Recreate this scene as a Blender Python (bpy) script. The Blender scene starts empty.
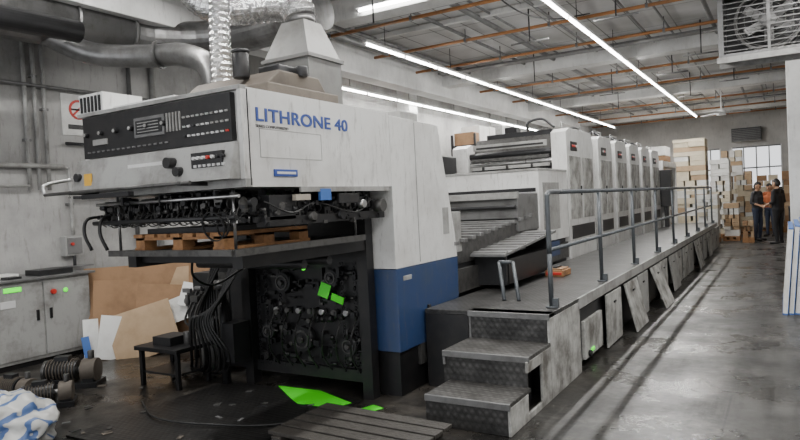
import bpy, bmesh, math, random
import numpy as np
from mathutils import Vector, Matrix, noise
rng = random.Random(7)
sc = bpy.context.scene
COL = sc.collection

# ------------------------------------------------------------------ materials
def nt(name):
    m = bpy.data.materials.new(name); m.use_nodes = True
    t = m.node_tree; b = t.nodes['Principled BSDF']
    return m, t, b
def pm(name, col, rough=.5, metal=0., dirt=0., dcol=(.04,.035,.03), scale=3., bump=0., bscale=40., lo=.45, hi=.75, emit=0, fine=0.):
    m, t, b = nt(name)
    c = (*col, 1)
    b.inputs['Base Color'].default_value = c
    b.inputs['Roughness'].default_value = rough
    b.inputs['Metallic'].default_value = metal
    tc = t.nodes.new('ShaderNodeTexCoord')
    if dirt > 0:
        n = t.nodes.new('ShaderNodeTexNoise'); n.inputs['Scale'].default_value = scale
        n.inputs['Detail'].default_value = 8; n.inputs['Roughness'].default_value = .65
        t.links.new(tc.outputs['Object'], n.inputs['Vector'])
        r = t.nodes.new('ShaderNodeMapRange'); r.inputs[1].default_value = lo; r.inputs[2].default_value = hi
        r.inputs[3].default_value = 0; r.inputs[4].default_value = dirt
        t.links.new(n.outputs[0], r.inputs[0])
        x = t.nodes.new('ShaderNodeMix'); x.data_type = 'RGBA'
        x.inputs[6].default_value = c; x.inputs[7].default_value = (*dcol, 1)
        t.links.new(r.outputs[0], x.inputs[0]); last = x.outputs[2]
        if fine > 0:
            mp = t.nodes.new('ShaderNodeMapping'); mp.inputs['Scale'].default_value = (6,6,1.2)
            t.links.new(tc.outputs['Object'], mp.inputs[0])
            n3 = t.nodes.new('ShaderNodeTexNoise'); n3.inputs['Scale'].default_value = 3; n3.inputs['Detail'].default_value = 10; n3.inputs['Roughness'].default_value = .75
            t.links.new(mp.outputs[0], n3.inputs['Vector'])
            r3 = t.nodes.new('ShaderNodeMapRange'); r3.inputs[1].default_value = .54; r3.inputs[2].default_value = .70; r3.inputs[3].default_value = 0; r3.inputs[4].default_value = fine
            t.links.new(n3.outputs[0], r3.inputs[0])
            x3 = t.nodes.new('ShaderNodeMix'); x3.data_type = 'RGBA'; x3.inputs[7].default_value = (.12,.105,.09,1)
            t.links.new(last, x3.inputs[6]); t.links.new(r3.outputs[0], x3.inputs[0]); last = x3.outputs[2]
        t.links.new(last, b.inputs['Base Color'])
    if bump > 0:
        n2 = t.nodes.new('ShaderNodeTexNoise'); n2.inputs['Scale'].default_value = bscale
        n2.inputs['Detail'].default_value = 4
        t.links.new(tc.outputs['Object'], n2.inputs['Vector'])
        bp = t.nodes.new('ShaderNodeBump'); bp.inputs['Strength'].default_value = bump; bp.inputs['Distance'].default_value = .02
        t.links.new(n2.outputs[0], bp.inputs['Height']); t.links.new(bp.outputs[0], b.inputs['Normal'])
    if emit:
        b.inputs['Emission Color'].default_value = c; b.inputs['Emission Strength'].default_value = emit
    return m
WHITE = pm('paint_white', (.72,.72,.71), .34, dirt=.7, dcol=(.33,.31,.29), scale=1.6, lo=.42, hi=.8, fine=.6)
WHITE2 = pm('paint_offwhite_worn', (.5,.5,.48), .5, dirt=.9, dcol=(.08,.07,.06), scale=5, lo=.38, hi=.66, fine=.7)
BLUE = pm('paint_blue', (.022,.05,.135), .38, dirt=.6, dcol=(.05,.065,.10), scale=3, fine=.5)
BLUET = pm('lettering_blue', (.03,.07,.30), .4)
BLACK = pm('metal_black', (.008,.008,.009), .42, dirt=.5, dcol=(.035,.03,.028), scale=8)
DARK = pm('metal_dark_grey', (.03,.03,.032), .42, .4, dirt=.6, dcol=(.008,.008,.008), scale=6)
MGREY = pm('machinery_grey', (.10,.098,.095), .4, .5, dirt=.8, dcol=(.015,.013,.012), scale=14)
GREY = pm('metal_grey', (.18,.18,.18), .45, .3, dirt=.7, dcol=(.04,.036,.032), scale=5)
LGREY = pm('paint_light_grey', (.34,.34,.33), .45, dirt=.8, dcol=(.09,.08,.07), scale=4, fine=.5)
STEEL = pm('steel', (.5,.5,.5), .28, .9, dirt=.7, dcol=(.08,.07,.06), scale=9)
RAIL = pm('rail_steel', (.09,.10,.11), .42, .3, dirt=.5, dcol=(.03,.03,.03), scale=9)
GALV = pm('galvanised_duct', (.22,.22,.22), .34, .75, dirt=.9, dcol=(.03,.026,.022), scale=2.5, fine=.5)
HOODM = pm('hood_sheet_metal', (.15,.15,.145), .45, .5, dirt=.75, dcol=(.05,.045,.04), scale=3, fine=.5)
FOIL = pm('aluminium_foil', (.75,.75,.75), .2, .95, dirt=.6, dcol=(.12,.12,.12), scale=14, bump=.8, bscale=22)
WOOD = pm('pallet_wood', (.34,.17,.07), .7, dirt=.85, dcol=(.10,.045,.018), scale=12)
DWOOD = pm('oily_wood', (.045,.04,.035), .6, dirt=.7, dcol=(.012,.01,.008), scale=9, bump=.4)
CARD = pm('cardboard', (.29,.17,.09), .8, dirt=.6, dcol=(.14,.08,.04), scale=4)
CARD2 = pm('cardboard_light', (.45,.32,.2), .8, dirt=.5, dcol=(.25,.16,.08), scale=4)
PAPER = pm('paper_white', (.75,.75,.73), .7, dirt=.5, dcol=(.38,.36,.33), scale=5)
PAPERY = pm('paper_cream', (.62,.55,.42), .75, dirt=.4, dcol=(.3,.25,.17), scale=5)
RUBBER = pm('rubber', (.01,.01,.01), .5)
GREEN = pm('green_film', (.07,.85,.02), .5)
GREENL = pm('indicator_green', (.07,.95,.02), .4, emit=1.2)
ORANGE = pm('rusty_conduit', (.38,.16,.05), .6, dirt=.8, dcol=(.18,.11,.07), scale=5)
RED = pm('red_plastic', (.5,.03,.02), .4)
YEL = pm('yellow_label', (.75,.42,.05), .5)
PBLUE = pm('plastic_blue', (.05,.14,.42), .4)
LCD = pm('display_grey', (.35,.38,.36), .25)
LEDW = pm('marking_white', (.6,.6,.6), .5)
TUBE = pm('lamp_tube', (1,.99,.96), .5, emit=36)
FIX = pm('fixture_white', (.75,.75,.75), .4)
DUSTY = pm('dusty_brown_metal', (.13,.11,.09), .65, .2, dirt=.7, dcol=(.05,.042,.035), scale=4)
BRASS = pm('beige_label', (.4,.36,.3), .5)
SKIN = pm('skin', (.42,.24,.15), .5)
HAIR = pm('hair_black', (.012,.01,.01), .5)
CLOTHB = pm('cloth_black', (.018,.018,.02), .85, bump=.3, bscale=25)
CLOTHO = pm('cloth_orange', (.35,.09,.03), .8, bump=.3, bscale=25)
CLOTHG = pm('cloth_grey', (.04,.04,.045), .8, bump=.3, bscale=25)
DENIM = pm('denim', (.03,.04,.07), .85, bump=.3, bscale=25)
GLASS = nt('window_glass')[0]
b = GLASS.node_tree.nodes['Principled BSDF']; b.inputs['Transmission Weight'].default_value = 1; b.inputs['Roughness'].default_value = .25; b.inputs['IOR'].default_value = 1.1

def floor_mat():
    m, t, b = nt('floor_concrete')
    N = t.nodes.new; L = t.links.new
    tc = N('ShaderNodeTexCoord')
    def noi(scale, det=8, rough=.65, vec=None):
        n = N('ShaderNodeTexNoise'); n.inputs['Scale'].default_value = scale; n.inputs['Detail'].default_value = det
        n.inputs['Roughness'].default_value = rough; L(vec or tc.outputs['Object'], n.inputs['Vector']); return n.outputs[0]
    def ramp(src, a, b_, c0=0, c1=1):
        r = N('ShaderNodeMapRange'); r.inputs[1].default_value = a; r.inputs[2].default_value = b_
        r.inputs[3].default_value = c0; r.inputs[4].default_value = c1; L(src, r.inputs[0]); return r.outputs[0]
    def mix(f, a, b_):
        x = N('ShaderNodeMix'); x.data_type = 'RGBA'
        for i, v in ((6, a), (7, b_)):
            if isinstance(v, tuple): x.inputs[i].default_value = (*v, 1)
            else: L(v, x.inputs[i])
        L(f, x.inputs[0]); return x.outputs[2]
    c = mix(ramp(noi(.9), .38, .66), (.022,.0215,.02), (.072,.07,.066))
    mp = N('ShaderNodeMapping'); mp.inputs['Scale'].default_value = (3.5, .35, 1); L(tc.outputs['Object'], mp.inputs[0])
    c = mix(ramp(noi(1.6, 8, .7, mp.outputs[0]), .46, .60, 0, .85), c, (.012,.0115,.011))
    c = mix(ramp(noi(2.3,10,.78), .54, .68, 0, .65), c, (.17,.162,.15))
    c = mix(ramp(noi(7,10,.8), .56, .64, 0, .75), c, (.008,.0076,.007))
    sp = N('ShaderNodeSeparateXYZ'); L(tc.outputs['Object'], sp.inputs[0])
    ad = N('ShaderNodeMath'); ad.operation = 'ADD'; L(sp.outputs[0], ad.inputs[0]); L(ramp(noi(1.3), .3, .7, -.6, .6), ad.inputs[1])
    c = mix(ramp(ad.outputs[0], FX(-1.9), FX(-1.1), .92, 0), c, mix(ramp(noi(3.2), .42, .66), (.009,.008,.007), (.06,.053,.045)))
    br = N('ShaderNodeTexBrick'); br.offset = 0; br.inputs['Scale'].default_value = 1
    br.inputs['Brick Width'].default_value = 3; br.inputs['Row Height'].default_value = 3; br.inputs['Mortar Size'].default_value = .008
    L(tc.outputs['Object'], br.inputs['Vector'])
    c = mix(ramp(br.outputs['Fac'], 0, 1, 0, .7), c, (.012,.012,.012))
    L(c, b.inputs['Base Color'])
    L(ramp(noi(1.4), .38, .62, .2, .52), b.inputs['Roughness'])
    bp = N('ShaderNodeBump'); bp.inputs['Strength'].default_value = .3; bp.inputs['Distance'].default_value = .01
    L(noi(18), bp.inputs['Height']); L(bp.outputs[0], b.inputs['Normal'])
    return m
FX = lambda x: x + 3.4
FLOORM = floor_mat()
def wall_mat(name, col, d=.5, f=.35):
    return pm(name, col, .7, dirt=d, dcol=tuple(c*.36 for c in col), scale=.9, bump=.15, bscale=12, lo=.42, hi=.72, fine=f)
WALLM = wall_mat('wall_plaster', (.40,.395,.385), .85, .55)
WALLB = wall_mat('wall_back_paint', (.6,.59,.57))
def ceil_mat():
    m, t, b = nt('ceiling_panels'); N = t.nodes.new; L = t.links.new
    tc = N('ShaderNodeTexCoord')
    br = N('ShaderNodeTexBrick'); br.offset = 0; br.inputs['Brick Width'].default_value = .6; br.inputs['Row Height'].default_value = 1.2
    br.inputs['Mortar Size'].default_value = .012; br.inputs['Scale'].default_value = 1
    br.inputs['Color1'].default_value = (.7,.7,.7,1); br.inputs['Color2'].default_value = (.56,.56,.56,1); br.inputs['Mortar'].default_value = (.17,.17,.17,1)
    L(tc.outputs['Object'], br.inputs['Vector'])
    n = N('ShaderNodeTexNoise'); n.inputs['Scale'].default_value = .8; n.inputs['Detail'].default_value = 8; L(tc.outputs['Object'], n.inputs['Vector'])
    r = N('ShaderNodeMapRange'); r.inputs[1].default_value = .38; r.inputs[2].default_value = .72; r.inputs[3].default_value = 0; r.inputs[4].default_value = .75; L(n.outputs[0], r.inputs[0])
    x = N('ShaderNodeMix'); x.data_type = 'RGBA'; x.inputs[7].default_value = (.2,.19,.17,1); L(br.outputs['Color'], x.inputs[6]); L(r.outputs[0], x.inputs[0])
    L(x.outputs[2], b.inputs['Base Color']); b.inputs['Roughness'].default_value = .7
    return m
CEILM = ceil_mat()
BEAMM = wall_mat('beam_paint', (.7,.7,.69), .6)
def tread_mat(name, c0, c1):
    m, t, b = nt(name); N = t.nodes.new; L = t.links.new
    tc = N('ShaderNodeTexCoord')
    mp = N('ShaderNodeMapping'); mp.inputs['Rotation'].default_value = (math.radians(45), 0, math.radians(45)); L(tc.outputs['Object'], mp.inputs[0])
    v = N('ShaderNodeTexVoronoi'); v.inputs['Scale'].default_value = 26; v.inputs['Randomness'].default_value = .15; L(mp.outputs[0], v.inputs['Vector'])
    n = N('ShaderNodeTexNoise'); n.inputs['Scale'].default_value = 5; n.inputs['Detail'].default_value = 9; n.inputs['Roughness'].default_value = .7; L(tc.outputs['Object'], n.inputs['Vector'])
    r = N('ShaderNodeMapRange'); r.inputs[1].default_value = .38; r.inputs[2].default_value = .65; L(n.outputs[0], r.inputs[0])
    x = N('ShaderNodeMix'); x.data_type = 'RGBA'; x.inputs[6].default_value = (*c0,1); x.inputs[7].default_value = (*c1,1); L(r.outputs[0], x.inputs[0])
    r2 = N('ShaderNodeMapRange'); r2.inputs[1].default_value = .1; r2.inputs[2].default_value = .6; r2.inputs[3].default_value = 0; r2.inputs[4].default_value = .55; L(v.outputs['Distance'], r2.inputs[0])
    y = N('ShaderNodeMix'); y.data_type = 'RGBA'; y.inputs[7].default_value = (.02,.02,.02,1); L(x.outputs[2], y.inputs[6]); L(r2.outputs[0], y.inputs[0])
    L(y.outputs[2], b.inputs['Base Color']); b.inputs['Metallic'].default_value = .4; b.inputs['Roughness'].default_value = .38
    bp = N('ShaderNodeBump'); bp.inputs['Strength'].default_value = .5; bp.inputs['Distance'].default_value = .006; bp.invert = True
    L(v.outputs['Distance'], bp.inputs['Height']); L(bp.outputs[0], b.inputs['Normal'])
    return m
TREAD = tread_mat('tread_plate', (.065,.06,.055), (.24,.235,.225))
TREADD = tread_mat('tread_plate_worn', (.03,.029,.028), (.12,.117,.113))
PLATEF = tread_mat('oily_floor_plate', (.008,.008,.008), (.035,.032,.03))
def bag_mat():
    m, t, b = nt('printed_plastic_bag'); N = t.nodes.new; L = t.links.new
    tc = N('ShaderNodeTexCoord'); w = N('ShaderNodeTexWave'); w.inputs['Scale'].default_value = 2.6; w.inputs['Distortion'].default_value = 3
    L(tc.outputs['Object'], w.inputs['Vector'])
    r = N('ShaderNodeMapRange'); r.inputs[1].default_value = .86; r.inputs[2].default_value = .9; L(w.outputs[1], r.inputs[0])
    x = N('ShaderNodeMix'); x.data_type = 'RGBA'; x.inputs[6].default_value = (.55,.55,.53,1); x.inputs[7].default_value = (.08,.15,.35,1); L(r.outputs[0], x.inputs[0])
    L(x.outputs[2], b.inputs['Base Color']); b.inputs['Roughness'].default_value = .35
    return m
BAGM = bag_mat()

# ------------------------------------------------------------------ mesh collector
def basis(d):
    d = Vector(d).normalized()
    a = Vector((0,0,1)) if abs(d.z) < .9 else Vector((1,0,0))
    u = d.cross(a).normalized(); return u, d.cross(u).normalized(), d
class M:
    def __init__(s): s.v=[]; s.f=[]; s.m=[]; s.sm=[]; s.mats=[]
    def mi(s, mat):
        if mat not in s.mats: s.mats.append(mat)
        return s.mats.index(mat)
    def add(s, vs, fs, mat, smooth=False):
        o = len(s.v); s.v += [tuple(v) for v in vs]; k = s.mi(mat)
        for i, f in enumerate(fs):
            s.f.append([o+j for j in f]); s.m.append(k); s.sm.append(smooth if isinstance(smooth, bool) else smooth[i])
    def box(s, x0,x1,y0,y1,z0,z1, mat, T=None):
        vs = [Vector((x,y,z)) for z in (z0,z1) for y in (y0,y1) for x in (x0,x1)]
        if T is not None: vs = [T @ v for v in vs]
        s.add(vs, [(0,2,3,1),(4,5,7,6),(0,1,5,4),(2,6,7,3),(0,4,6,2),(1,3,7,5)], mat)
    def obox(s, bc, dim, mat, rz=0, rx=0, ry=0):
        T = Matrix.Translation(bc) @ Matrix.Rotation(math.radians(rz),4,'Z') @ Matrix.Rotation(math.radians(ry),4,'Y') @ Matrix.Rotation(math.radians(rx),4,'X')
        w,t,h = dim; s.box(-w/2,w/2,-t/2,t/2,0,h,mat,T)
    def cyl(s, p0,p1,r,mat,seg=16,r2=None,cap=True):
        p0=Vector(p0);p1=Vector(p1); r2 = r if r2 is None else r2
        u,v,d = basis(p1-p0); vs=[]
        for p,q in ((p0,r),(p1,r2)):
            for i in range(seg):
                a=2*math.pi*i/seg; vs.append(p+u*math.cos(a)*q+v*math.sin(a)*q)
        fs=[(i,(i+1)%seg,seg+(i+1)%seg,seg+i) for i in range(seg)]; sm=[True]*seg
        if cap: fs += [tuple(range(seg-1,-1,-1)), tuple(range(seg,2*seg))]; sm += [False,False]
        s.add(vs,fs,mat,sm)
    def ring(s, c, axis, r_out, r_in, w, mat, seg=24):
        c=Vector(c); u,v,d=basis(axis); vs=[]
        prof=[(r_in,-w/2),(r_out,-w/2),(r_out,w/2),(r_in,w/2)]
        for i in range(seg):
            a=2*math.pi*i/seg
            for r,h in prof: vs.append(c+(u*math.cos(a)+v*math.sin(a))*r+d*h)
        fs=[]
        for i in range(seg):
            j=(i+1)%seg
            for k in range(4): fs.append((4*i+k,4*i+(k+1)%4,4*j+(k+1)%4,4*j+k))
        s.add(vs,fs,mat,False)
    def tube(s, pts, r, mat, seg=8, n=8, rf=None, smooth_path=True):
        P=[Vector(p) for p in pts]
        if smooth_path and len(P)>2:
            Q=[]; E=[P[0]*2-P[1]]+P+[P[-1]*2-P[-2]]
            for i in range(1,len(E)-2):
                for k in range(n):
                    t=k/n; a,b_,c,d=E[i-1],E[i],E[i+1],E[i+2]
                    Q.append(.5*((2*b_)+(c-a)*t+(2*a-5*b_+4*c-d)*t*t+(3*b_-a-3*c+d)*t**3))
            Q.append(P[-1]); P=Q
        elif rf and len(P)==2:
            P=[P[0].lerp(P[1],i/n) for i in range(n+1)]
        vs=[]; up=None
        for i,p in enumerate(P):
            d=(P[min(i+1,len(P)-1)]-P[max(i-1,0)]).normalized()
            if up is None: up,_,_=basis(d)
            up=(up-d*up.dot(d)).normalized(); w=d.cross(up)
            q=r*(rf(i) if rf else 1)
            for k in range(seg):
                a=2*math.pi*k/seg; vs.append(p+up*math.cos(a)*q+w*math.sin(a)*q)
        L=len(P); fs=[]
        for i in range(L-1):
            for k in range(seg):
                fs.append((i*seg+k,i*seg+(k+1)%seg,(i+1)*seg+(k+1)%seg,(i+1)*seg+k))
        sm=[rf is None]*len(fs)
        fs += [tuple(range(seg-1,-1,-1)), tuple(range((L-1)*seg,L*seg))]; sm+=[False,False]
        s.add(vs,fs,mat,sm)
    def prism(s, poly, axis, a0,a1, mat):
        n=len(poly); vs=[]
        for a in (a0,a1):
            for p,q in poly:
                vs.append({'x':(a,p,q),'y':(p,a,q),'z':(p,q,a)}[axis])
        fs=[tuple(range(n)),tuple(range(2*n-1,n-1,-1))]+[(i,(i+1)%n,n+(i+1)%n,n+i) for i in range(n)]
        s.add(vs,fs,mat)
    def loft(s, r0, r1, mat):
        s.add(list(r0)+list(r1), [(3,2,1,0),(4,5,6,7)]+[(i,(i+1)%4,4+(i+1)%4,4+i) for i in range(4)], mat)
    def build(s, name, parent=None, bevel=.004, shift=True):
        V=np.array(s.v); o=np.zeros(3)
        if shift:
            lo=V.min(0);hi=V.max(0); o=np.array([(lo[0]+hi[0])/2,(lo[1]+hi[1])/2,lo[2]])
        me=bpy.data.meshes.new(name); me.from_pydata([tuple(p) for p in (V-o)],[],s.f)
        for m in s.mats: me.materials.append(m)
        me.polygons.foreach_set('material_index',s.m); me.polygons.foreach_set('use_smooth',s.sm)
        bm=bmesh.new(); bm.from_mesh(me); bmesh.ops.recalc_face_normals(bm,faces=bm.faces); bm.to_mesh(me); bm.free(); me.update()
        ob=bpy.data.objects.new(name,me); COL.objects.link(ob); ob.location=o
        if bevel:
            bv=ob.modifiers.new('bevel','BEVEL'); bv.width=bevel; bv.segments=2; bv.limit_method='ANGLE'; bv.angle_limit=math.radians(50); bv.use_clamp_overlap=True
        if parent: setpar(ob,parent)
        return ob
def empty(name, loc=(0,0,0)):
    e=bpy.data.objects.new(name,None); COL.objects.link(e); e.location=loc; e.empty_display_size=.2; return e
def setpar(ob,par):
    ob.parent=par; ob.matrix_parent_inverse=Matrix.Translation(par.location).inverted()
def text(name, body, loc, rot, size, mat, parent=None, sx=1, ext=.002, sp=1.0):
    cu=bpy.data.curves.new(name,'FONT'); cu.body=body; cu.size=size; cu.extrude=ext; cu.space_character=sp
    ob=bpy.data.objects.new(name,cu); COL.objects.link(ob); cu.materials.append(mat)
    bpy.context.view_layer.update()
    me=bpy.data.meshes.new_from_object(ob.evaluated_get(bpy.context.evaluated_depsgraph_get()))
    bpy.data.objects.remove(ob); o2=bpy.data.objects.new(name,me); COL.objects.link(o2)
    o2.location=loc; o2.rotation_euler=[math.radians(a) for a in rot]; o2.scale=(sx,1,1)
    if parent: setpar(o2,parent)
    return o2
def greeble(m, x0,x1,y0,y1,z0,z1,n,mats,smin=.03,smax=.14,r=rng):
    for i in range(n):
        w,d,h=[r.uniform(smin,smax) for _ in range(3)]
        w=min(w,(x1-x0)*.9); d=min(d,(y1-y0)*.9); h=min(h,(z1-z0)*.9)
        x=r.uniform(x0,x1-w);y=r.uniform(y0,y1-d);z=r.uniform(z0,z1-h);mt=r.choice(mats)
        k=r.random()
        if k<.3: m.box(x,x+w,y,y+d*.5,z,z+h*.5,mt)
        elif k<.55: m.box(x,x+w*.35,y,y+d,z,z+h*1.1 if z+h*1.1<z1 else z+h,mt)
        elif k<.75: m.cyl((x,y+d/2,z+h/2),(x+w,y+d/2,z+h/2),min(h,d)/2.6,mt,14)
        elif k<.9: m.cyl((x+w/2,y,z+h/2),(x+w/2,y+d*.6,z+h/2),min(h,w)/2.4,mt,16)
        else: m.cyl((x+w/2,y,z),(x+w/2,y,z+h),min(w,d)/4,mt,10)

# ------------------------------------------------------------------ camera
cd=bpy.data.cameras.new('camera'); cam=bpy.data.objects.new('camera',cd); COL.objects.link(cam)
Yc=Vector((.5149,.0468,.8560)); Zc=Vector((-.0499,.9984,-.0246)); Xc=Vector((.8558,.0301,-.5164))
right=Vector((Xc.x,Yc.x,Zc.x)).normalized(); up=Vector((Xc.y,Yc.y,Zc.y)); up=(up-right*up.dot(right)).normalized()
back=right.cross(up)
R=Matrix((right,up,back)).transposed().to_4x4()
cam.matrix_world=Matrix.Translation((0,0,1.6))@R
cd.sensor_width=36; cd.lens=28.8; cd.clip_end=200
sc.camera=cam

# ------------------------------------------------------------------ room
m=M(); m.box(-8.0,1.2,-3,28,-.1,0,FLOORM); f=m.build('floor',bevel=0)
m=M(); m.box(-8.0,1.2,-3,28,4.6,4.75,CEILM); m.build('ceiling',bevel=0)
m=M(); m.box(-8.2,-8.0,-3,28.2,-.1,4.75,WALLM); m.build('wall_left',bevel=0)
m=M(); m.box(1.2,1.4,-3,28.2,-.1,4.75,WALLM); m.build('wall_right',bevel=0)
m=M(); wy=(28,28.2)
wins=[(-6.8,-5.0),(-3.6,-2.1),(-1.75,-.05)]
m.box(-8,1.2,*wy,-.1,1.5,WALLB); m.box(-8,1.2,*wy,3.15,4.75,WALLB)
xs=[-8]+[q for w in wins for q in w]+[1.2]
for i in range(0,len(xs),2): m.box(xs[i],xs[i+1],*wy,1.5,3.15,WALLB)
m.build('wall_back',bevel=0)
for i,(a,b_) in enumerate(wins):
    m=M()
    for x in (a,b_-.05): m.box(x,x+.05,27.96,28.1,1.5,3.15,FIX)
    for z in (1.5,2.3,3.1): m.box(a+.05,b_-.05,27.96,28.1,z,z+.05,GREY)
    for q in (.25,.5,.75): k=a+(b_-a)*q; m.box(k-.02,k+.02,27.97,28.08,1.55,3.1,GREY)
    m.box(a+.05,b_-.05,28.03,28.04,1.55,3.1,GLASS)
    m.build('window_%d'%(i+1),bevel=0)
for i,y in enumerate((7.6,13.4,19.2,25)):
    m=M(); m.box(-8,1.2,y,y+.35,4.28,4.6,BEAMM); m.build('ceiling_beam',bevel=.01)
m=M(); m.box(-7.1,-6.75,-2.5,27.5,4.05,4.6,BEAMM); m.build('ceiling_girder',bevel=.01)
for y in (7.6,13.4,19.2,25):
    m=M(); m.box(-8,-7.65,y-.02,y+.37,0,4.28,BEAMM); m.build('wall_pillar',bevel=.01)
m=M(); m.box(.06,.55,11.2,11.7,0,4.6,BEAMM); m.build('pillar',bevel=.01)
m=M(); m.box(-7.99,-7.97,-2.8,27.9,0,.12,GREY); m.build('baseboard_left',bevel=0)

m=M()
for y,z,x0,x1 in ((5.6,4.4,-6.6,-3.6),(8.4,4.36,-6.6,-1.7),(10.3,4.4,-6.6,-.6),(11.9,4.36,-6.6,.9),(15.2,4.36,-6.6,1),(17.5,4.36,-6.6,1),(21.5,4.34,-6.6,1),(24.3,4.34,-6.6,1),(26.3,4.3,-6.6,1)):
    m.cyl((x0,y,z),(x1,y,z),.027,ORANGE,10)
    for x in np.arange(x0+.4,x1,1.5): m.cyl((x,y,z),(x,y,4.6),.008,DARK,6); m.box(x-.02,x+.02,y-.035,y+.035,z-.035,z+.035,GREY)
m.build('ceiling_conduits',bevel=0)
m=M()
for x,z,r in ((-4.1,4.5,.045),(-1.0,4.5,.03),(-6.3,4.45,.07),(-6.05,4.5,.035),(-.5,4.52,.025),(-3.9,4.53,.02),(-4.75,4.5,.03),(-1.7,4.53,.02),(-3.2,4.52,.025),(-2.1,4.52,.02),(.6,4.5,.04)):
    m.cyl((x,-2,z),(x,27.8,z),r,GREY,10)
for y in (9.5,14.3,16.6,20.3,22.8,24.1,26.8): 
    m.box(-6.5,.9,y,y+.08,4.50,4.58,BEAMM)
for y in (12.7,18.3,23.4): m.box(-6.5,.9,y,y+.25,4.42,4.46,GREY)
for y,x in ((7.2,-4.6),(9.1,-1.9),(9.6,-3.3),(12.6,-1.2),(13,-4.4),(16,-3.5),(16.2,-.9),(19,-4),(10.9,-.7),(14.2,-1.9),(18,-2),(8.1,-.9)):
    m.cyl((x,y,4.0),(x,y,4.6),.012,DARK,6); m.cyl((x-.3,y,4.0),(x+.3,y,4.0),.015,GREY,6)
m.tube([(-2.0,6.6,4.5),(-1.9,7.0,4.3),(-1.5,8.0,4.35),(-1.2,8.8,4.5)],.012,BLACK,seg=6)
m.tube([(-3.4,8.0,4.5),(-3.1,8.6,4.2),(-2.9,9.5,4.25),(-2.6,10.5,4.5)],.012,BLACK,seg=6)
m.build('ceiling_pipework',bevel=0)

def lightrow(x,y0,y1,z,energy):
    e=empty('fluorescent_light',(x,(y0+y1)/2,z)); m=M()
    m.box(x-.04,x+.04,y0,y1,z+.02,z+.06,FIX)
    y=y0+.03
    while y<y1-.6:
        t=min(y+1.2,y1); m.cyl((x,y,z),(x,t-.04,z),.017,TUBE,10)
        m.cyl((x,y-.02,z),(x,y,z),.018,FIX,8); m.cyl((x,t-.04,z),(x,t-.02,z),.018,FIX,8); y+=1.22
    y=y0+.6
    while y<y1: m.cyl((x,y,z+.06),(x,y,4.6),.006,DARK,6); y+=2.4
    m.build('light_batten',e,bevel=0)
    ld=bpy.data.lights.new('lamp','AREA'); ld.shape='RECTANGLE'; ld.size=.1; ld.size_y=y1-y0; ld.energy=energy; ld.color=(1,.985,.95)
    lo=bpy.data.objects.new('lamp_glow',ld); COL.objects.link(lo); lo.location=(x,(y0+y1)/2,z-.03); setpar(lo,e)
lightrow(-2.62,2.0,25.0,4.17,620)
lightrow(-5.55,8.4,26.0,4.13,380)
lightrow(-5.55,1.0,5.7,4.45,150)
lightrow(-7.55,10.2,25,3.98,170)
lightrow(.3,-1,10.5,4.17,280)  # unseen extra tube row, added out of view above the camera for more light
m=M(); m.box(-5.1,-3.95,7.5,7.59,4.37,4.42,FIX); m.cyl((-5.05,7.54,4.345),(-4.0,7.54,4.345),.017,TUBE,10)
m.cyl((-5.08,7.54,4.345),(-5.05,7.54,4.345),.018,FIX,8); m.cyl((-4.0,7.54,4.345),(-3.97,7.54,4.345),.018,FIX,8); m.build('fluorescent_light',bevel=0)

# ------------------------------------------------------------------ PRESS
press=empty('printing_press',(-3.5,9,0))
X1=-2.75
m=M()
m.box(-4.35,X1,2.83,4.455,1.75,2.35,WHITE)
m.box(-4.36,X1+.003,2.80,2.86,1.75,1.80,LGREY)
m.box(-4.36,X1+.003,2.79,2.84,2.335,2.36,LGREY)
m.box(X1-.03,X1+.003,2.795,2.84,1.80,2.335,WHITE)
m.prism([(2.70,1.80),(2.83,1.80),(2.83,2.02),(2.76,2.02)],'x',-4.34,X1-.03,LGREY)
m.box(-4.30,X1-.08,2.79,2.835,2.035,2.325,BLACK)
m.box(-3.12,X1-.1,2.722,2.76,1.86,1.975,BLACK)
m.box(-3.75,-3.4,2.735,2.76,1.88,1.95,WHITE)
for i in range(10):
    for j in range(3):
        x=-3.25+i*.042; z=2.09+j*.06
        if x<-2.86: m.box(x,x+.022,2.78,2.795,z,z+.012,rng.choice([LEDW,LCD,DARK,LGREY,RED if j==0 else LGREY]))
for i in range(16):
    x=-4.25+i*.055; m.box(x,x+.03,2.782,2.795,2.07,2.08,GREY)
    if i%3==0: m.cyl((x,2.79,2.2),(x,2.765,2.2),.018,DARK,12); m.cyl((x,2.77,2.2),(x,2.76,2.2),.012,LGREY,10)
m.box(-3.72,-3.42,2.78,2.795,2.13,2.26,GREY); m.box(-3.70,-3.44,2.776,2.785,2.15,2.24,DARK)
for i in range(4): m.box(-3.68,-3.47,2.773,2.777,2.16+i*.02,2.166+i*.02,LGREY)
for i in range(5): m.box(-3.40+i*.03,-3.390+i*.03,2.78,2.795,2.14,2.26,LGREY)
m.box(-4.18,-4.02,2.78,2.795,2.12,2.16,LGREY)
for i in range(7): m.cyl((-3.08+i*.04,2.73,1.94),(-3.08+i*.04,2.70,1.94),.011,rng.choice([LEDW,DARK,RED]),10)
for i in range(7): m.box(-3.09+i*.04,-3.07+i*.04,2.712,2.73,1.885,1.9,LEDW)
m.cyl((-3.3,2.74,1.93),(-3.3,2.68,1.93),.035,BLACK,20); m.cyl((-3.22,2.73,1.87),(-3.22,2.68,1.87),.03,BLACK,20)
m.box(-4.2,-4.12,2.71,2.72,1.83,1.92,YEL)
m.cyl((-4.28,2.73,1.9),(-4.28,2.70,1.9),.03,DARK,18)
m.box(-4.37,-4.1,2.82,3.15,2.35,2.50,WHITE)
for i in range(6): m.box(-4.35+i*.042,-4.33+i*.042,2.812,2.822,2.37,2.48,BLACK)
m.box(-4.1,-3.45,2.9,3.25,2.35,2.40,WHITE)
m.box(X1,X1+.002,2.94,3.55,1.93,2.11,WHITE)
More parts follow.
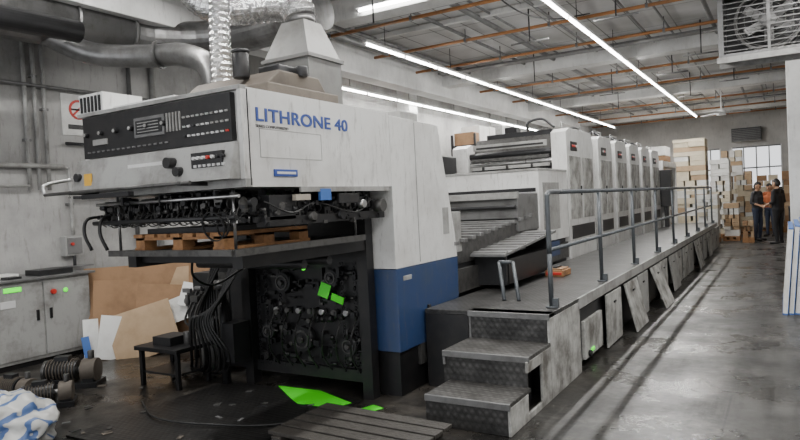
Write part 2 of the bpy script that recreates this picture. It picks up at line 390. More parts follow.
for a in (2.94,3.545): m.box(X1,X1+.003,a,a+.005,1.93,2.11,LGREY)
for a in (1.93,2.105): m.box(X1,X1+.003,2.94,3.55,a,a+.005,LGREY)
m.box(X1,X1+.012,3.05,3.27,1.815,1.86,BLUET); m.box(X1+.011,X1+.014,3.07,3.25,1.83,1.845,LEDW)
m.box(X1,X1+.006,2.845,2.85,1.76,2.34,DARK)
m.box(X1-.01,X1+.01,3.30,4.40,1.715,1.75,LGREY)
m.box(X1-.01,X1+.012,3.50,3.62,1.655,1.735,PBLUE)
m.box(X1-.03,X1+.005,3.25,3.40,1.66,1.70,BRASS); m.box(X1,X1+.02,3.7,3.95,1.63,1.7,BLACK)
m.build('delivery_housing',press,bevel=.008)
for q,(dy,dzz) in enumerate(((0,0),(.006,0),(0,.004),(.006,.004))):
    text('lettering_%d'%(q+1),'LITHRONE 40',(X1+.003-.0002*q,2.905+dy,2.153+dzz),(90,0,90),.116,BLUET,press,sx=1.33,sp=1.04)
text('lettering_small','SERIES COMPUTERIZED',(X1+.003,2.91,2.115),(90,0,90),.024,DARK,press,sx=1.2,ext=.001)
m=M()
m.prism([(4.46,1.07),(5.6,1.07),(5.57,1.3),(5.31,2.31),(4.46,2.33)],'x',-3.02,X1,WHITE)
m.prism([(4.46,.38),(5.58,.38),(5.6,1.065),(4.46,1.065)],'x',-3.022,X1+.002,BLUE)
m.prism([(4.46,1.4),(5.6,1.4),(5.31,2.31),(4.46,2.33)],'x',-4.66,-4.38,WHITE)
m.prism([(4.46,.1),(5.58,.1),(5.6,1.39),(4.46,1.39)],'x',-4.66,-4.38,BLACK)
m.box(-2.99,X1-.03,4.5,5.5,0,.38,BLACK); m.box(X1-.03,X1-.0,4.8,4.9,.2,.38,MGREY)
m.box(X1,X1+.006,4.86,4.868,1.09,2.3,LGREY)
m.box(X1,X1+.004,5.33,5.45,1.3,1.55,LGREY)
m.box(X1,X1+.02,4.95,4.99,.6,.7,BLACK); m.box(X1,X1+.004,4.56,4.7,.96,1.0,LGREY)
m.build('delivery_side_covers',press,bevel=.02)
m=M()
m.box(-4.38,-3.02,4.5,5.35,.2,2.25,DARK)
m.box(-4.3,-3.0,4.43,4.5,.14,1.74,BLACK)
m.box(-3.95,-2.98,3.3,4.1,2.35,2.48,DUSTY); m.prism([(3.35,2.48),(4.05,2.48),(3.95,2.60),(3.5,2.60)],'x',-3.9,-3.05,DUSTY)
m.box(-4.3,-4.0,3.4,4.4,2.35,2.52,DUSTY)
m.cyl((-3.32,3.4,2.56),(-3.32,3.4,2.74),.06,BLACK,20); m.cyl((-3.32,3.4,2.74),(-3.32,3.4,2.765),.067,DARK,20)
m.cyl((-3.05,3.75,2.58),(-3.05,3.75,2.66),.045,DARK,18); m.box(-3.3,-3.1,3.55,3.8,2.58,2.66,DARK)
m.box(-4.0,-3.2,4.5,5.3,2.25,2.42,MGREY); m.box(-2.95,-2.78,4.7,5.0,2.32,2.4,LGREY)
m.build('delivery_top',press,bevel=.01)
m=M(); hx0,hx1,hy0,hy1=-3.78,-3.30,4.15,4.6
m.box(hx0,hx1,hy0,hy1,2.35,2.86,HOODM); m.box(hx0-.02,hx1+.02,hy0-.02,hy1+.02,2.85,2.88,HOODM)
cx,cy=-3.54,4.38
m.loft([(hx0,hy0,2.88),(hx1,hy0,2.88),(hx1,hy1,2.88),(hx0,hy1,2.88)],[(cx-.12,cy-.12,3.2),(cx+.12,cy-.12,3.2),(cx+.12,cy+.12,3.2),(cx-.12,cy+.12,3.2)],HOODM)
m.cyl((cx,cy,3.2),(cx,cy,3.26),.12,GALV,24)
m.tube([(cx,cy,3.24),(cx-.06,cy,3.36),(cx-.3,cy,3.42),(cx-.7,cy-.1,3.44),(cx-1.1,cy-.1,3.6),(cx-1.4,cy-.1,4.0),(cx-1.5,cy-.1,4.6)],.135,FOIL,seg=20,n=12,rf=lambda i:1+.08*(1 if i%2 else -1))
m.tube([(-3.72,3.6,2.5),(-3.72,3.6,3.0),(-3.70,3.62,3.6),(-3.7,3.62,4.6)],.08,FOIL,seg=18,n=22,rf=lambda i:1+.08*(1 if i%2 else -1))
m.build('extraction_hood',press,bevel=0)
# mechanism underneath
m=M()
greeble(m,-4.3,-2.85,2.86,4.3,1.56,1.76,150,[BLACK,DARK,BLACK,DARK],.03,.18)
greeble(m,-4.3,-2.82,2.80,3.0,1.53,1.75,170,[BLACK,DARK,MGREY,DARK,MGREY,BLACK],.015,.07)
greeble(m,-2.9,-2.77,2.95,4.35,1.48,1.7,150,[BLACK,DARK,MGREY,DARK],.015,.08)
for y,z,r in ((2.95,1.66,.03),(3.15,1.6,.025),(3.4,1.64,.04),(3.8,1.62,.04),(4.1,1.66,.05)):
    m.cyl((-4.3,y,z),(-2.83,y,z),r,MGREY if r<.03 else DARK,14)
m.cyl((-4.25,2.83,1.70),(-2.84,2.83,1.70),.012,STEEL,10); m.cyl((-4.25,2.80,1.57),(-2.84,2.80,1.57),.016,DARK,10)
for i in range(26):
    x=-4.2+i*.053; m.cyl((x,2.89,1.66),(x+.012,2.89,1.66),.035,MGREY if i%2 else BLACK,16)
    m.tube([(x,2.86,1.64),(x+.01,2.82,1.57),(x+.02,2.85,1.54)],.004,MGREY,seg=6,n=4)
m.box(-2.87,-2.80,3.0,4.4,1.5,1.56,BLACK); m.box(-2.9,-2.8,3.05,3.3,1.54,1.7,DARK)
m.cyl((-2.83,4.3,1.6),(-2.74,4.3,1.6),.05,MGREY,20); m.cyl((-2.8,4.02,1.62),(-2.73,4.02,1.62),.03,STEEL,16)
m.cyl((-2.83,3.8,1.55),(-2.77,3.8,1.55),.035,DARK,16); m.cyl((-2.83,3.45,1.55),(-2.76,3.45,1.55),.03,MGREY,16)
m.cyl((-4.5,2.6,1.79),(-3.0,2.6,1.79),.012,MGREY,10)
m.tube([(-4.5,2.6,1.79),(-4.53,2.62,1.86),(-4.50,2.8,1.9)],.012,STEEL,n=4)
for x in (-4.2,-3.1): m.box(x,x+.03,2.59,2.86,1.775,1.80,DARK)
m.box(-4.1,-3.6,2.62,2.66,1.74,1.77,DARK)
for x in (-4.3,-4.12): m.tube([(x,2.9,1.62),(x,2.78,1.6),(x+.02,2.74,1.5),(x+.05,2.77,1.38)],.012,BLACK,n=6)
for k in range(12):
    x=-4.1+k*.1; m.tube([(x,2.9,1.62),(x+.05,2.8,1.55),(x+.15,2.78,1.54),(x+.22,2.85,1.62)],.004,RUBBER,n=6,seg=6)
m.ring((-3.02,2.78,1.52),(0,1,.2),.095,.088,.01,RUBBER,32); m.ring((-2.96,2.8,1.53),(.3,1,0),.08,.073,.01,RUBBER,32)
m.tube([(-2.8,3.0,1.66),(-2.74,3.2,1.58),(-2.78,3.5,1.64),(-2.74,3.9,1.56),(-2.78,4.2,1.66)],.006,RUBBER)
m.build('gripper_mechanism',press,bevel=0)
m=M()
m.box(-4.08,-2.88,2.80,4.2,1.345,1.368,DARK); m.box(-4.08,-2.88,2.78,2.81,1.335,1.375,MGREY)
m.box(-2.89,-2.86,2.80,4.2,1.33,1.375,MGREY)
for x in (-4.1,-3.05): m.box(x,x+.09,2.95,4.43,1.24,1.345,BLACK)
for y in (3.0,3.9): m.box(-4.01,-3.05,y,y+.08,1.27,1.345,BLACK)
for y in (2.84,3.2,3.56): 
    for i in range(3): m.box(-3.85+i*.38,-3.76+i*.38,y,y+.1,1.388,1.455,WOOD)
    m.box(-3.85,-3.0,y,y+.1,1.44,1.456,WOOD)
for i in range(7): m.box(-3.86+i*.125,-3.77+i*.125,2.83,3.68,1.457,1.48,WOOD)
for i in range(3): m.box(-3.85+i*.38,-3.75+i*.38,2.83,3.67,1.368,1.388,WOOD)
m.box(-3.8,-3.05,2.9,3.6,1.48,1.515,DARK)
for x,y in ((-4.05,2.86),(-2.92,2.86),(-4.05,4.15),(-2.92,4.15)): m.cyl((x,y,1.37),(x,y,1.76),.01,STEEL,8)
for x in (-3.0,-4.33):
    m.box(x-.05,x+.05,4.33,4.43,0,1.75,BLACK)
m.box(-4.33,-3.0,4.35,4.43,1.14,1.28,BLACK); m.box(-4.33,-3.0,4.38,4.43,.12,.22,BLACK)
for x in (-4.22,-4.12,-3.95,-3.25,-3.12):
    for k in range(25): m.ring((x,4.38,.2+k*.042),(1,0,0) if k%2 else (0,1,0),.02,.012,.008,DARK,8)
for x,z,r in ((-3.9,.95,.09),(-3.35,1.0,.07),(-3.7,.45,.11),(-3.2,.42,.08),(-4.1,.5,.07)):
    m.cyl((x,4.42,z),(x,4.35,z),r,DARK,28); m.ring((x,4.345,z),(0,1,0),r*.75,r*.6,.01,MGREY,24); m.cyl((x,4.35,z),(x,4.32,z),r*.25,MGREY,16)
for k in range(7): 
    m.cyl((-4.0+k*.13,4.42,.7),(-4.0+k*.13,4.36,.7),.024,MGREY if k%2 else STEEL,14)
    m.tube([(-4.0+k*.15,4.36,.68),(-3.98+k*.15,4.25,.55),(-4.03+k*.15,4.3,.35),(-4.0+k*.15,4.38,.2)],.008,RUBBER,seg=6)
greeble(m,-4.25,-3.05,4.34,4.44,.2,1.15,120,[BLACK,DARK,BLACK,DARK,MGREY],.02,.1)
for y in (3.6,3.9): m.cyl((-4.1,y,1.2),(-3.0,y,1.2),.035,DARK,14)
m.obox((-3.42,4.32,.84),(.10,.008,.12),GREEN,rz=8,rx=-4,ry=20); m.obox((-3.27,4.32,.80),(.14,.008,.06),GREEN,rz=-8,rx=-4,ry=15)
m.cyl((-3.62,4.34,1.08),(-3.62,4.32,1.08),.014,GREENL,12)
m.build('pile_board_and_frame',press,bevel=0)
m=M()
for k in range(9):
    a=.06*k
    m.tube([(-4.15-.02*k,4.25,1.3),(-4.25-a*.6,4.1,1.0-.04*k),(-4.45-a*.5,4.0,.65),(-4.3-a,4.05,.35),(-4.5-a,4.2,.12),(-4.9-a,4.4,.03)],.008+.003*(k%3),RUBBER,seg=8)
m.tube([(-3.95,3.4,1.25),(-4.05,3.5,1.1),(-4.15,3.8,1.0),(-4.2,4.2,1.1)],.010,RUBBER)
m.box(-4.42,-4.28,4.1,4.3,.25,.6,DARK); m.cyl((-4.5,4.2,.0),(-4.5,4.2,.9),.04,DARK,14); m.cyl((-4.5,4.2,.9),(-4.5,4.2,.98),.07,MGREY,16)
m.build('hose_bundle',press,bevel=0)

# --- extension
m=M()
m.box(-4.45,-2.82,5.35,9.4,.05,.98,DARK)
m.box(-2.83,X1-.01,5.62,9.35,.70,.93,MGREY); m.box(-2.83,X1,7.6,8.9,.78,.98,BLUE); m.box(-2.83,X1+.004,6.2,7.5,.80,1.0,LGREY)
m.prism([(5.5,.98),(8.1,.98),(8.1,1.40),(5.5,1.18)],'x',-4.4,-2.80,MGREY)
for k in range(12):
    y=5.55+k*.2; z=1.19+.22*(y-5.5)/2.6
    m.box(-4.4,-2.74,y,y+.09,z-.02,z+.018,GREY)
m.box(-4.42,X1-.02,7.35,8.1,1.2,1.66,GREY); m.box(-4.44,X1,7.3,7.36,1.60,1.68,LGREY)
m.box(-4.4,X1-.04,7.33,7.35,1.28,1.34,DARK)
m.box(-4.42,X1,8.1,9.36,1.0,1.98,WHITE)
m.box(-4.40,X1-.04,8.085,8.1,1.68,1.73,DARK); m.box(-4.43,X1+.006,8.09,9.36,1.955,1.985,LGREY)
m.box(X1,X1+.006,8.25,8.95,1.15,1.80,LGREY); m.box(X1,X1+.02,8.35,8.4,1.45,1.55,BLACK)
m.cyl((-4.3,7.32,1.5),(X1-.03,7.32,1.5),.022,DARK,12)
m.cyl((-4.4,5.75,1.32),(-2.8,5.75,1.32),.05,STEEL,16)
m.box(-3.0,-2.79,5.62,5.8,1.1,1.5,LGREY)
for x in (-4.0,-3.4): m.cyl((x,5.9,1.2),(x,5.9,1.6),.03,DARK,12)
greeble(m,-4.3,-3.0,5.4,6.6,1.2,1.42,40,[MGREY,DARK,GREY],.04,.2)
m.prism([(6.0,1.02),(7.7,1.16),(7.7,1.19),(6.0,1.05)],'x',-2.82,-2.42,GREY)
for k in range(9):
    s0=1.052+k*.18*.0824; m.prism([(6.05+k*.18,s0),(6.12+k*.18,s0+.006),(6.12+k*.18,s0+.02),(6.05+k*.18,s0+.014)],'x',-2.8,-2.43,GREY)
m.box(-2.8,-2.45,6.1,6.14,.72,1.03,DARK); m.box(-2.8,-2.45,7.55,7.6,.72,1.14,DARK); m.box(-2.8,-2.46,6.2,7.5,.72,.98,BLACK)
m.build('sheet_conveyor_section',press,bevel=.006)

def unit(y0,y1,first=False):
    m=M(); H=2.62
    for a0,a1 in ((-2.98,X1),(-4.62,-4.36)):
        zt=H if a0>-3 else H-.12
        m.prism([(y0,.3),(y1,.3),(y1,zt-.2),(y1-.1,zt),(y0+.16,zt),(y0,zt-.06)],'x',a0,a1,WHITE)
    d=y1-y0
    m.box(X1,X1+.01,y0+.1,y0+d*.46,1.25,2.2,WHITE2); m.box(X1,X1+.01,y0+d*.54,y1-.1,1.25,2.2,WHITE2)
    m.box(X1,X1+.012,y0+.12,y1-.12,.95,1.15,DARK)
    m.box(X1+.01,X1+.03,y0+d*.42,y0+d*.44,1.6,1.75,BLACK); m.box(X1,X1+.02,y0+.2,y0+.5,2.28,2.42,BLACK)
    for k in range(4): m.cyl((X1+.01,y0+.24+k*.07,2.35),(X1+.03,y0+.24+k*.07,2.35),.018,rng.choice([RED,LGREY,LEDW]),10)
    m.box(-4.38,-2.96,y0+.15,y1-.1,.3,2.3,DARK)
    m.box(-4.36,-2.98,y0+.02,y0+.2,1.98,2.02,STEEL)
    for z,r,mt in ((1.15,.10,STEEL),(1.42,.08,DARK),(1.7,.09,STEEL),(1.95,.06,BLACK),(2.16,.045,STEEL),(2.3,.05,DARK)):
        m.cyl((-4.36,y0+.12,z),(-2.98,y0+.12,z),r,mt,18)
    m.box(-4.3,-3.02,y0+.0,y0+.05,2.07,2.12,LGREY); m.box(-4.3,-3.02,y0-.01,y0+.04,1.52,1.62,LGREY)
    m.box(-4.3,-3.02,y0+.0,y0+.03,2.2,2.25,MGREY); m.box(-4.25,-3.05,y0+.0,y0+.03,2.38,2.47,LGREY); m.box(-4.2,-3.1,y0-.005,y0+.03,2.40,2.43,BLACK)
    for x in (-4.1,-3.7,-3.3): m.box(x,x+.03,y0-.04,y0,2.06,2.12,BLACK)
    m.prism([(y0+.25,2.3),(y1-.1,2.3),(y1-.1,2.58),(y0+.4,2.58)],'x',-4.36,-2.98,MGREY)
    m.box(-4.2,-3.1,y0+.45,y1-.2,2.58,2.66,DARK)
    m.tube([(-2.9,y0+.3,H),(-2.9,y0+.3,H+.12),(-2.9,y1-.2,H+.12),(-2.9,y1-.2,H)],.012,STEEL,smooth_path=False)
    m.tube([(-3.5,y0+.5,2.66),(-3.5,y0+.5,2.8),(-3.3,y0+.6,2.85),(-3.1,y0+.6,2.7)],.02,DARK,seg=8)
    m.box(-3.9,-3.7,y0+.5,y0+.7,2.66,2.76,BLACK)
    m.box(-4.55,-2.8,y1,y1+.22,.3,1.2,BLACK)
    greeble(m,-4.3,-3.1,y0+.02,y0+.2,1.1,2.3,40,[BLACK,MGREY,DARK],.02,.1)
    m.build('printing_unit',press,bevel=.012)
unit(9.42,10.95,True)
for k in range(5): unit(11.3+1.3*k,11.3+1.3*k+1.03)
m=M(); m.box(-5.3,-4.72,8.6,10.2,0,2.35,LGREY); m.box(-5.3,-4.72,10.6,17,0,1.8,GREY)
m.box(-5.25,-4.8,8.59,8.6,1.3,2.2,WHITE2); m.box(-5.1,-5.0,8.58,8.6,1.7,1.85,BLACK)
m.box(-4.72,-4.5,8.7,9.3,1.98,2.3,DARK)
m.build('drive_side_cabinets',press,bevel=.01)
m=M()
for x in (-4.5,-2.85):
    for y in (18.0,20.3): m.box(x,x+.12,y,y+.12,0,2.25,WHITE)
m.box(-4.5,-2.73,18,20.42,2.25,2.4,WHITE); m.box(-4.3,-2.9,18.1,20.2,.15,1.1,PAPER); m.box(-4.4,-2.8,17.6,18.0,.3,1.6,LGREY)
m.box(-4.3,-2.9,18.2,20.0,1.75,2.0,DARK); m.box(-4.35,-2.85,18.15,20.25,.0,.15,WOOD)
m.box(-2.8,-2.5,17.7,18.0,1.2,2.15,BLACK); m.box(-2.7,-2.6,17.75,17.9,.675,1.2,BLACK)
m.build('sheet_feeder',press,bevel=.01)

# ------------------------------------------------------------------ platform
plat=empty('operator_platform',(-2.2,10,0))
m=M(); PX=-1.62; XI=-2.73; D=.675
m.box(XI,PX,4.87,19.5,D-.035,D,TREADD)
m.box(PX-.012,PX+.004,5.72,19.5,D-.10,D+.002,LGREY)
m.box(XI,PX-.05,5.8,19.4,.05,D-.14,BLACK)
SX0=-2.32
def step(y0,y1,z,zb,x0=SX0):
    m.box(x0,PX,y0,y1+.02,z-.03,z,TREAD); m.box(x0,PX-.02,y0+.012,y0+.03,zb,z-.03,TREADD)
    m.box(x0,PX+.003,y0-.008,y0+.012,z-.045,z+.002,GREY)
step(3.98,4.38,.225,0,-2.27); step(4.38,4.87,.45,.2); step(4.87,5.0,.675,.42)
for (y0,y1,z0,z1) in ((3.99,4.35,0,.195),(4.35,4.66,.34,.42),(4.35,4.66,0,.05),(4.66,4.88,0,.42),(4.88,5.74,0,.64)):
    m.box(PX-.02,PX,y0,y1,z0,z1,WHITE2); m.box(SX0,SX0+.02,max(y0,4.38),y1,z0,z1,GREY)
m.box(SX0+.03,PX-.1,4.4,4.7,.0,.3,BLACK)
m.box(SX0+.02,PX-.03,4.95,5.7,0,.6,BLACK)
m.box(XI,SX0-.0,4.87,4.9,.0,.64,BLACK)
y=5.95; k=0
tilt=[0,0,13,0,20,0,8,0,0,0,12,0,0,6,0,0]
while y<19.2:
    w=.72
    if k==0:
        m.box(PX-.16,PX-.02,y,y+w-.05,.06,.42,WHITE2); m.cyl((PX-.02,y+.12,.1),(PX+.01,y+.12,.1),.03,BLACK); m.box(PX-.02,PX-.01,y+.2,y+.3,.1,.13,GREENL)
    else:
        a=math.radians(tilt[k%16])
        T=Matrix.Translation((PX+.008,y,D-.12))@Matrix.Rotation(-a,4,'Y')
        m.box(-.015,.005,0,w-.05,-.545/math.cos(a) ,0,WHITE2 if k%3 else LGREY,T)
        m.box(.005,.02,w*.4,w*.4+.08,-.12,-.1,BLACK,T)
    y+=w+(.16 if k%2 else .04); k+=1
m.build('walkway_deck',plat,bevel=.004)
m=M(); RX=-1.70; top=1.64
ys=[5.2+1.72*i for i in range(9)]
m.tube([(RX,ys[0],D+.45),(RX,ys[0],top-.08),(RX,ys[0]+.02,top-.02),(RX,ys[0]+.09,top),(RX,ys[0]+.4,top)],.021,RAIL,seg=12,n=6)
m.cyl((RX,ys[0]+.3,top),(RX,ys[-1],top),.021,RAIL,12)
m.cyl((RX,ys[0],D+.48),(RX,ys[-1],D+.48),.018,RAIL,12)
for y in ys:
    m.cyl((RX,y,D),(RX,y,top if y>5.3 else D+.5),.021,RAIL,12); m.cyl((RX,y,D),(RX,y,D+.012),.05,RAIL,12)
    m.box(RX+.015,RX+.06,y-.02,y+.02,D-.1,D+.08,RAIL)
for dx in (0,.14): m.tube([(-2.22+dx,5.45,D),(-2.36+dx,5.7,1.0)],.018,RAIL,smooth_path=False)
m.cyl((-2.36,5.7,1.0),(-2.22,5.7,1.0),.018,RAIL,12)
m.build('guard_rail',plat,bevel=0)
m=M(); q=D+.003; m.box(-2.42,-2.2,7.2,7.5,q,q+.07,WOOD); m.box(-2.40,-2.22,7.22,7.48,q+.07,q+.09,CARD); m.box(-2.34,-2.29,7.25,7.45,q+.09,q+.11,DARK); m.box(-2.4,-2.22,7.19,7.2,q+.02,q+.05,RED); m.build('tool_box')

# ------------------------------------------------------------------ floor items
m=M()
for i in range(5):
    m.obox((-2.52,3.24+i*.135,.08),(1.1,.11,.025),DWOOD,rz=-2+rng.uniform(-1,1))
for x in (-2.98,-2.52,-2.1): m.box(x-.04,x+.04,3.18,3.84,0,.08,DWOOD)
m.build('duckboard',bevel=.003)
def sheet_on_floor(name,pts,z,mat,t=.006):
    m=M(); m.prism(pts,'z',z,z+t,mat); return m.build(name,bevel=0)
sheet_on_floor('floor_plate',[(-4.6,2.7),(-3.0,2.75),(-3.02,4.25),(-4.55,4.28)],.0,PLATEF,.02)
sheet_on_floor('floor_plate',[(-4.7,1.7),(-3.3,1.6),(-3.25,2.6),(-4.65,2.66)],.0,PLATEF,.014)
sheet_on_floor('green_floor_sheet',[(-3.96,4.30),(-3.50,4.32),(-3.04,4.14),(-3.10,3.98),(-3.45,3.96),(-3.6,4.05)],0.021,GREEN,.003)
sheet_on_floor('green_floor_sheet',[(-2.92,4.1),(-2.8,4.08),(-2.76,4.18),(-2.88,4.22)],0.001,GREEN,.003)
m=M()
m.tube([(-2.95,3.95,.03),(-3.2,3.5,.04),(-3.6,3.3,.04),(-4.2,3.2,.04),(-4.8,3.5,.02)],.008,RUBBER)
m.build('floor_cables',bevel=0)
m=M(); r4=random.Random(5)
for k in range(55):
    m.obox((r4.uniform(-6,-2.9),r4.uniform(2.2,4.2),.022),(r4.uniform(.02,.08),r4.uniform(.02,.06),.005),r4.choice([DARK,GREY,MGREY,DUSTY,DARK,MGREY]),rz=r4.uniform(0,180))
m.build('floor_debris',bevel=0)

# ------------------------------------------------------------------ left side
m=M(); m.box(-7.85,-7.25,3.5,4.66,.06,.96,LGREY); m.box(-7.82,-7.28,3.53,4.63,0,.06,BLACK)
for y0,y1 in ((3.53,4.08),(4.10,4.64)):
    m.box(-7.25,-7.235,y0,y1,.1,.93,LGREY); m.box(-7.235,-7.22,y1-.08 if y0<4 else y0+.05,y1-.05 if y0<4 else y0+.08,.5,.62,BLACK)
m.cyl((-7.235,4.2,.8),(-7.2,4.2,.8),.03,RED,16); m.box(-7.236,-7.23,3.62,3.78,.68,.76,LEDW); m.box(-7.236,-7.228,3.66,3.85,.85,.9,GREENL)
m.cyl((-7.235,4.35,.8),(-7.22,4.35,.8),.025,GREENL,14)
m.box(-7.9,-7.2,3.4,4.72,.96,.985,GREY)
m.box(-7.6,-7.3,4.1,4.5,.985,1.05,DARK); m.box(-7.7,-7.45,3.6,3.95,.985,1.03,PAPER); m.box(-7.5,-7.3,3.75,3.9,.985,1.01,DARK)
m.build('electrical_cabinet',bevel=.006)
m=M()
for y in (4.42,4.54,4.66): m.cyl((-7.95,y,2.0),(-7.95,y,4.3),.025,LGREY,10)
m.cyl((-7.93,1.5,2.3),(-7.93,4.85,2.3),.03,LGREY,10); m.cyl((-7.93,1.5,2.05),(-7.93,4.4,2.05),.018,LGREY,10)
m.tube([(-7.93,4.85,2.3),(-7.93,4.9,2.28),(-7.93,4.92,2.2),(-7.93,4.92,1.42)],.025,LGREY)
m.cyl((-7.95,5.9,1.2),(-7.95,5.9,3.9),.03,GREY,10); m.cyl((-7.95,6.3,.6),(-7.95,6.3,4.1),.04,LGREY,10)
m.cyl((-7.93,4.9,2.6),(-7.93,6.3,2.6),.02,DARK,10); m.cyl((-7.93,4.9,1.9),(-7.93,7.5,1.9),.02,DARK,10)
m.cyl((-7.93,3.7,2.3),(-7.93,3.7,4.3),.02,DARK,10); m.cyl((-7.93,1.5,3.3),(-7.93,7.5,3.3),.022,GREY,10)
for y,z in ((4.42,2.6),(4.54,3.4),(4.66,3.0),(4.92,1.8),(5.9,2.2)): m.box(-8,-7.93,y-.04,y+.04,z,z+.03,GREY)
m.build('wall_pipes',bevel=0)
m=M(); m.box(-8,-7.88,4.78,5.02,1.15,1.40,LGREY); m.box(-7.88,-7.87,4.8,5.0,1.17,1.38,GREY); m.cyl((-7.87,4.86,1.3),(-7.84,4.86,1.3),.02,RED); m.cyl((-7.9,4.9,1.15),(-7.9,4.9,1.0),.02,DARK); m.box(-7.95,-7.8,4.7,5.1,1.0,1.02,GREY)
m.build('wall_switch_box',bevel=.004)
sg=empty('warning_sign',(-8,5.13,2.7)); m=M(); m.box(-8,-7.985,4.9,5.36,2.72,3.26,PAPER); m.ring((-7.98,5.13,3.06),(1,0,0),.13,.10,.008,RED,28)
T=Matrix.Translation((-7.98,5.13,3.06))@Matrix.Rotation(math.radians(45),4,'X'); m.box(-.004,.004,-.11,.11,-.012,.012,RED,T)
m.box(-7.985,-7.98,4.98,5.28,2.80,2.86,BLACK); m.cyl((-7.985,5.02,3.06),(-7.975,5.22,3.06),.012,BLACK,6)
m.build('sign_board',sg,bevel=0)
m=M(); m.box(-8,-7.985,3.2,3.9,1.5,1.85,PAPER); m.box(-7.985,-7.98,3.25,3.85,1.75,1.82,PBLUE); m.box(-7.985,-7.98,3.25,3.6,1.55,1.58,DARK); m.box(-7.985,-7.98,3.25,3.8,1.62,1.65,DARK); m.build('wall_notice',bevel=0)
m=M(); dz=3.95; dx=-7.15
m.cyl((dx,-1,dz-.2),(dx,5.3,dz),.30,GALV,36)
for y in (1.0,2.2,3.4,4.5,5.25): m.ring((dx,y,dz-.2+.2*(y+1)/6.3),(0,1,0),.325,.295,.03,GALV,36)
m.tube([(dx,5.3,dz),(dx+.1,5.7,dz),(dx+.5,6.1,dz),(dx+1.2,6.3,dz),(dx+2.4,6.3,dz+.05)],.23,GALV,seg=28,n=5,rf=lambda i:1+.02*(i%2))
m.tube([(dx,4.2,dz-.2),(dx+.3,4.6,dz-.42),(dx+.9,4.9,dz-.5),(dx+1.4,5.0,dz-.55),(dx+1.75,5.05,dz-.75),(dx+1.8,5.05,dz-1.2),(dx+1.8,5.05,1.2)],.13,GALV,seg=24,n=8)
m.ring((dx+1.1,4.93,dz-.51),(1,.2,0),.16,.13,.03,GALV)
for y in (0,2.6,5.0): m.cyl((dx-.2,y,dz),(dx-.2,y,4.6),.01,DARK,6); m.cyl((dx+.2,y,dz),(dx+.2,y,4.6),.01,DARK,6)
m.cyl((dx+.55,-1,dz-.38),(dx+.55,4.3,dz-.28),.12,DARK,24)
m.cyl((dx+1.5,4.2,4.3),(dx+1.5,8,4.3),.06,MGREY,16); m.cyl((dx+.8,5.5,4.35),(dx+3.6,5.5,4.35),.05,DARK,16)
m.build('ventilation_duct',bevel=0)
m=M()
m.obox((-7.15,5.75,0),(1.9,.5,.75),DARK,rz=50); m.obox((-7.15,5.75,.75),(1.5,.45,.06),PAPER,rz=52); m.obox((-7.0,5.9,.81),(.9,.4,.1),CARD,rz=46); m.build('low_bench',bevel=.005)
m=M()
m.obox((-6.75,5.0,0),(1.3,.015,1.05),CARD,rz=50,rx=-18)
m.obox((-6.4,5.35,0),(1.1,.015,1.0),CARD2,rz=46,rx=-20,ry=-3)
m.obox((-6.85,4.75,0),(.6,.015,.9),CARD,rz=58,rx=-22,ry=4)
m.obox((-6.35,5.05,0),(.85,.02,.8),CARD,rz=45,rx=-20,ry=6)
m.obox((-6.3,4.75,0),(.72,.02,.6),CARD2,rz=50,rx=-24,ry=-14)
m.obox((-6.62,4.45,0),(.30,.01,.5),PAPER,rz=62,rx=-16,ry=12)
m.obox((-6.75,4.32,0),(.16,.01,.48),PAPER,rz=62,rx=-16,ry=2); m.obox((-6.70,4.26,0),(.08,.01,.30),PBLUE,rz=62,rx=-16,ry=-6)
m.obox((-6.2,5.15,.35),(.8,.012,.32),PAPER,rz=45,rx=-34,ry=-18)
m.obox((-6.0,5.35,.45),(.7,.012,.3),PAPER,rz=40,rx=-28,ry=14)
m.obox((-6.0,5.5,0),(.7,.015,1.1),CARD,rz=38,rx=-14)
m.build('cardboard_sheets',bevel=0)
m=M()
m.box(-5.75,-5.1,4.85,5.5,.1,.75,BLACK); m.box(-5.7,-5.2,4.9,5.4,.75,.95,DARK); m.cyl((-5.4,4.85,.5),(-5.4,4.7,.5),.14,DARK,24)
m.box(-5.05,-4.8,4.6,4.9,.05,1.1,DARK); m.box(-5.04,-4.82,4.59,4.6,.7,1.0,MGREY); m.cyl((-5.0,4.5,.0),(-5.0,4.5,.55),.11,GREY,20)
greeble(m,-5.7,-5.1,4.7,4.85,.15,.9,30,[BLACK,MGREY,DARK,GREY],.03,.14)
for k in range(9): m.tube([(-5.6+k*.07,4.9,.8),(-5.5+k*.08,4.6,.5+.03*k),(-5.2+k*.06,4.45,.5-.04*k),(-4.9,4.35+k*.02,.8+.05*k),(-4.72,4.4+.01*k,1.1+.05*k)],.012,RUBBER,seg=8)
for x in (-5.7,-5.15):
    for y in (4.9,5.4): m.cyl((x,y,0),(x,y,.1),.03,RUBBER)
m.build('air_compressor',bevel=.004)
m=M()
m.box(-5.35,-4.75,3.85,4.3,.34,.38,BLACK)
for x in (-5.32,-4.82):
    for y in (3.88,4.23): m.box(x,x+.04,y,y+.04,0,.34,BLACK)
m.box(-5.3,-4.8,3.9,4.25,.12,.14,DARK); m.box(-5.2,-4.95,3.95,4.2,.38,.46,DARK); m.cyl((-4.88,4.1,.38),(-4.88,4.1,.5),.04,MGREY)
m.build('step_stool',bevel=.004)
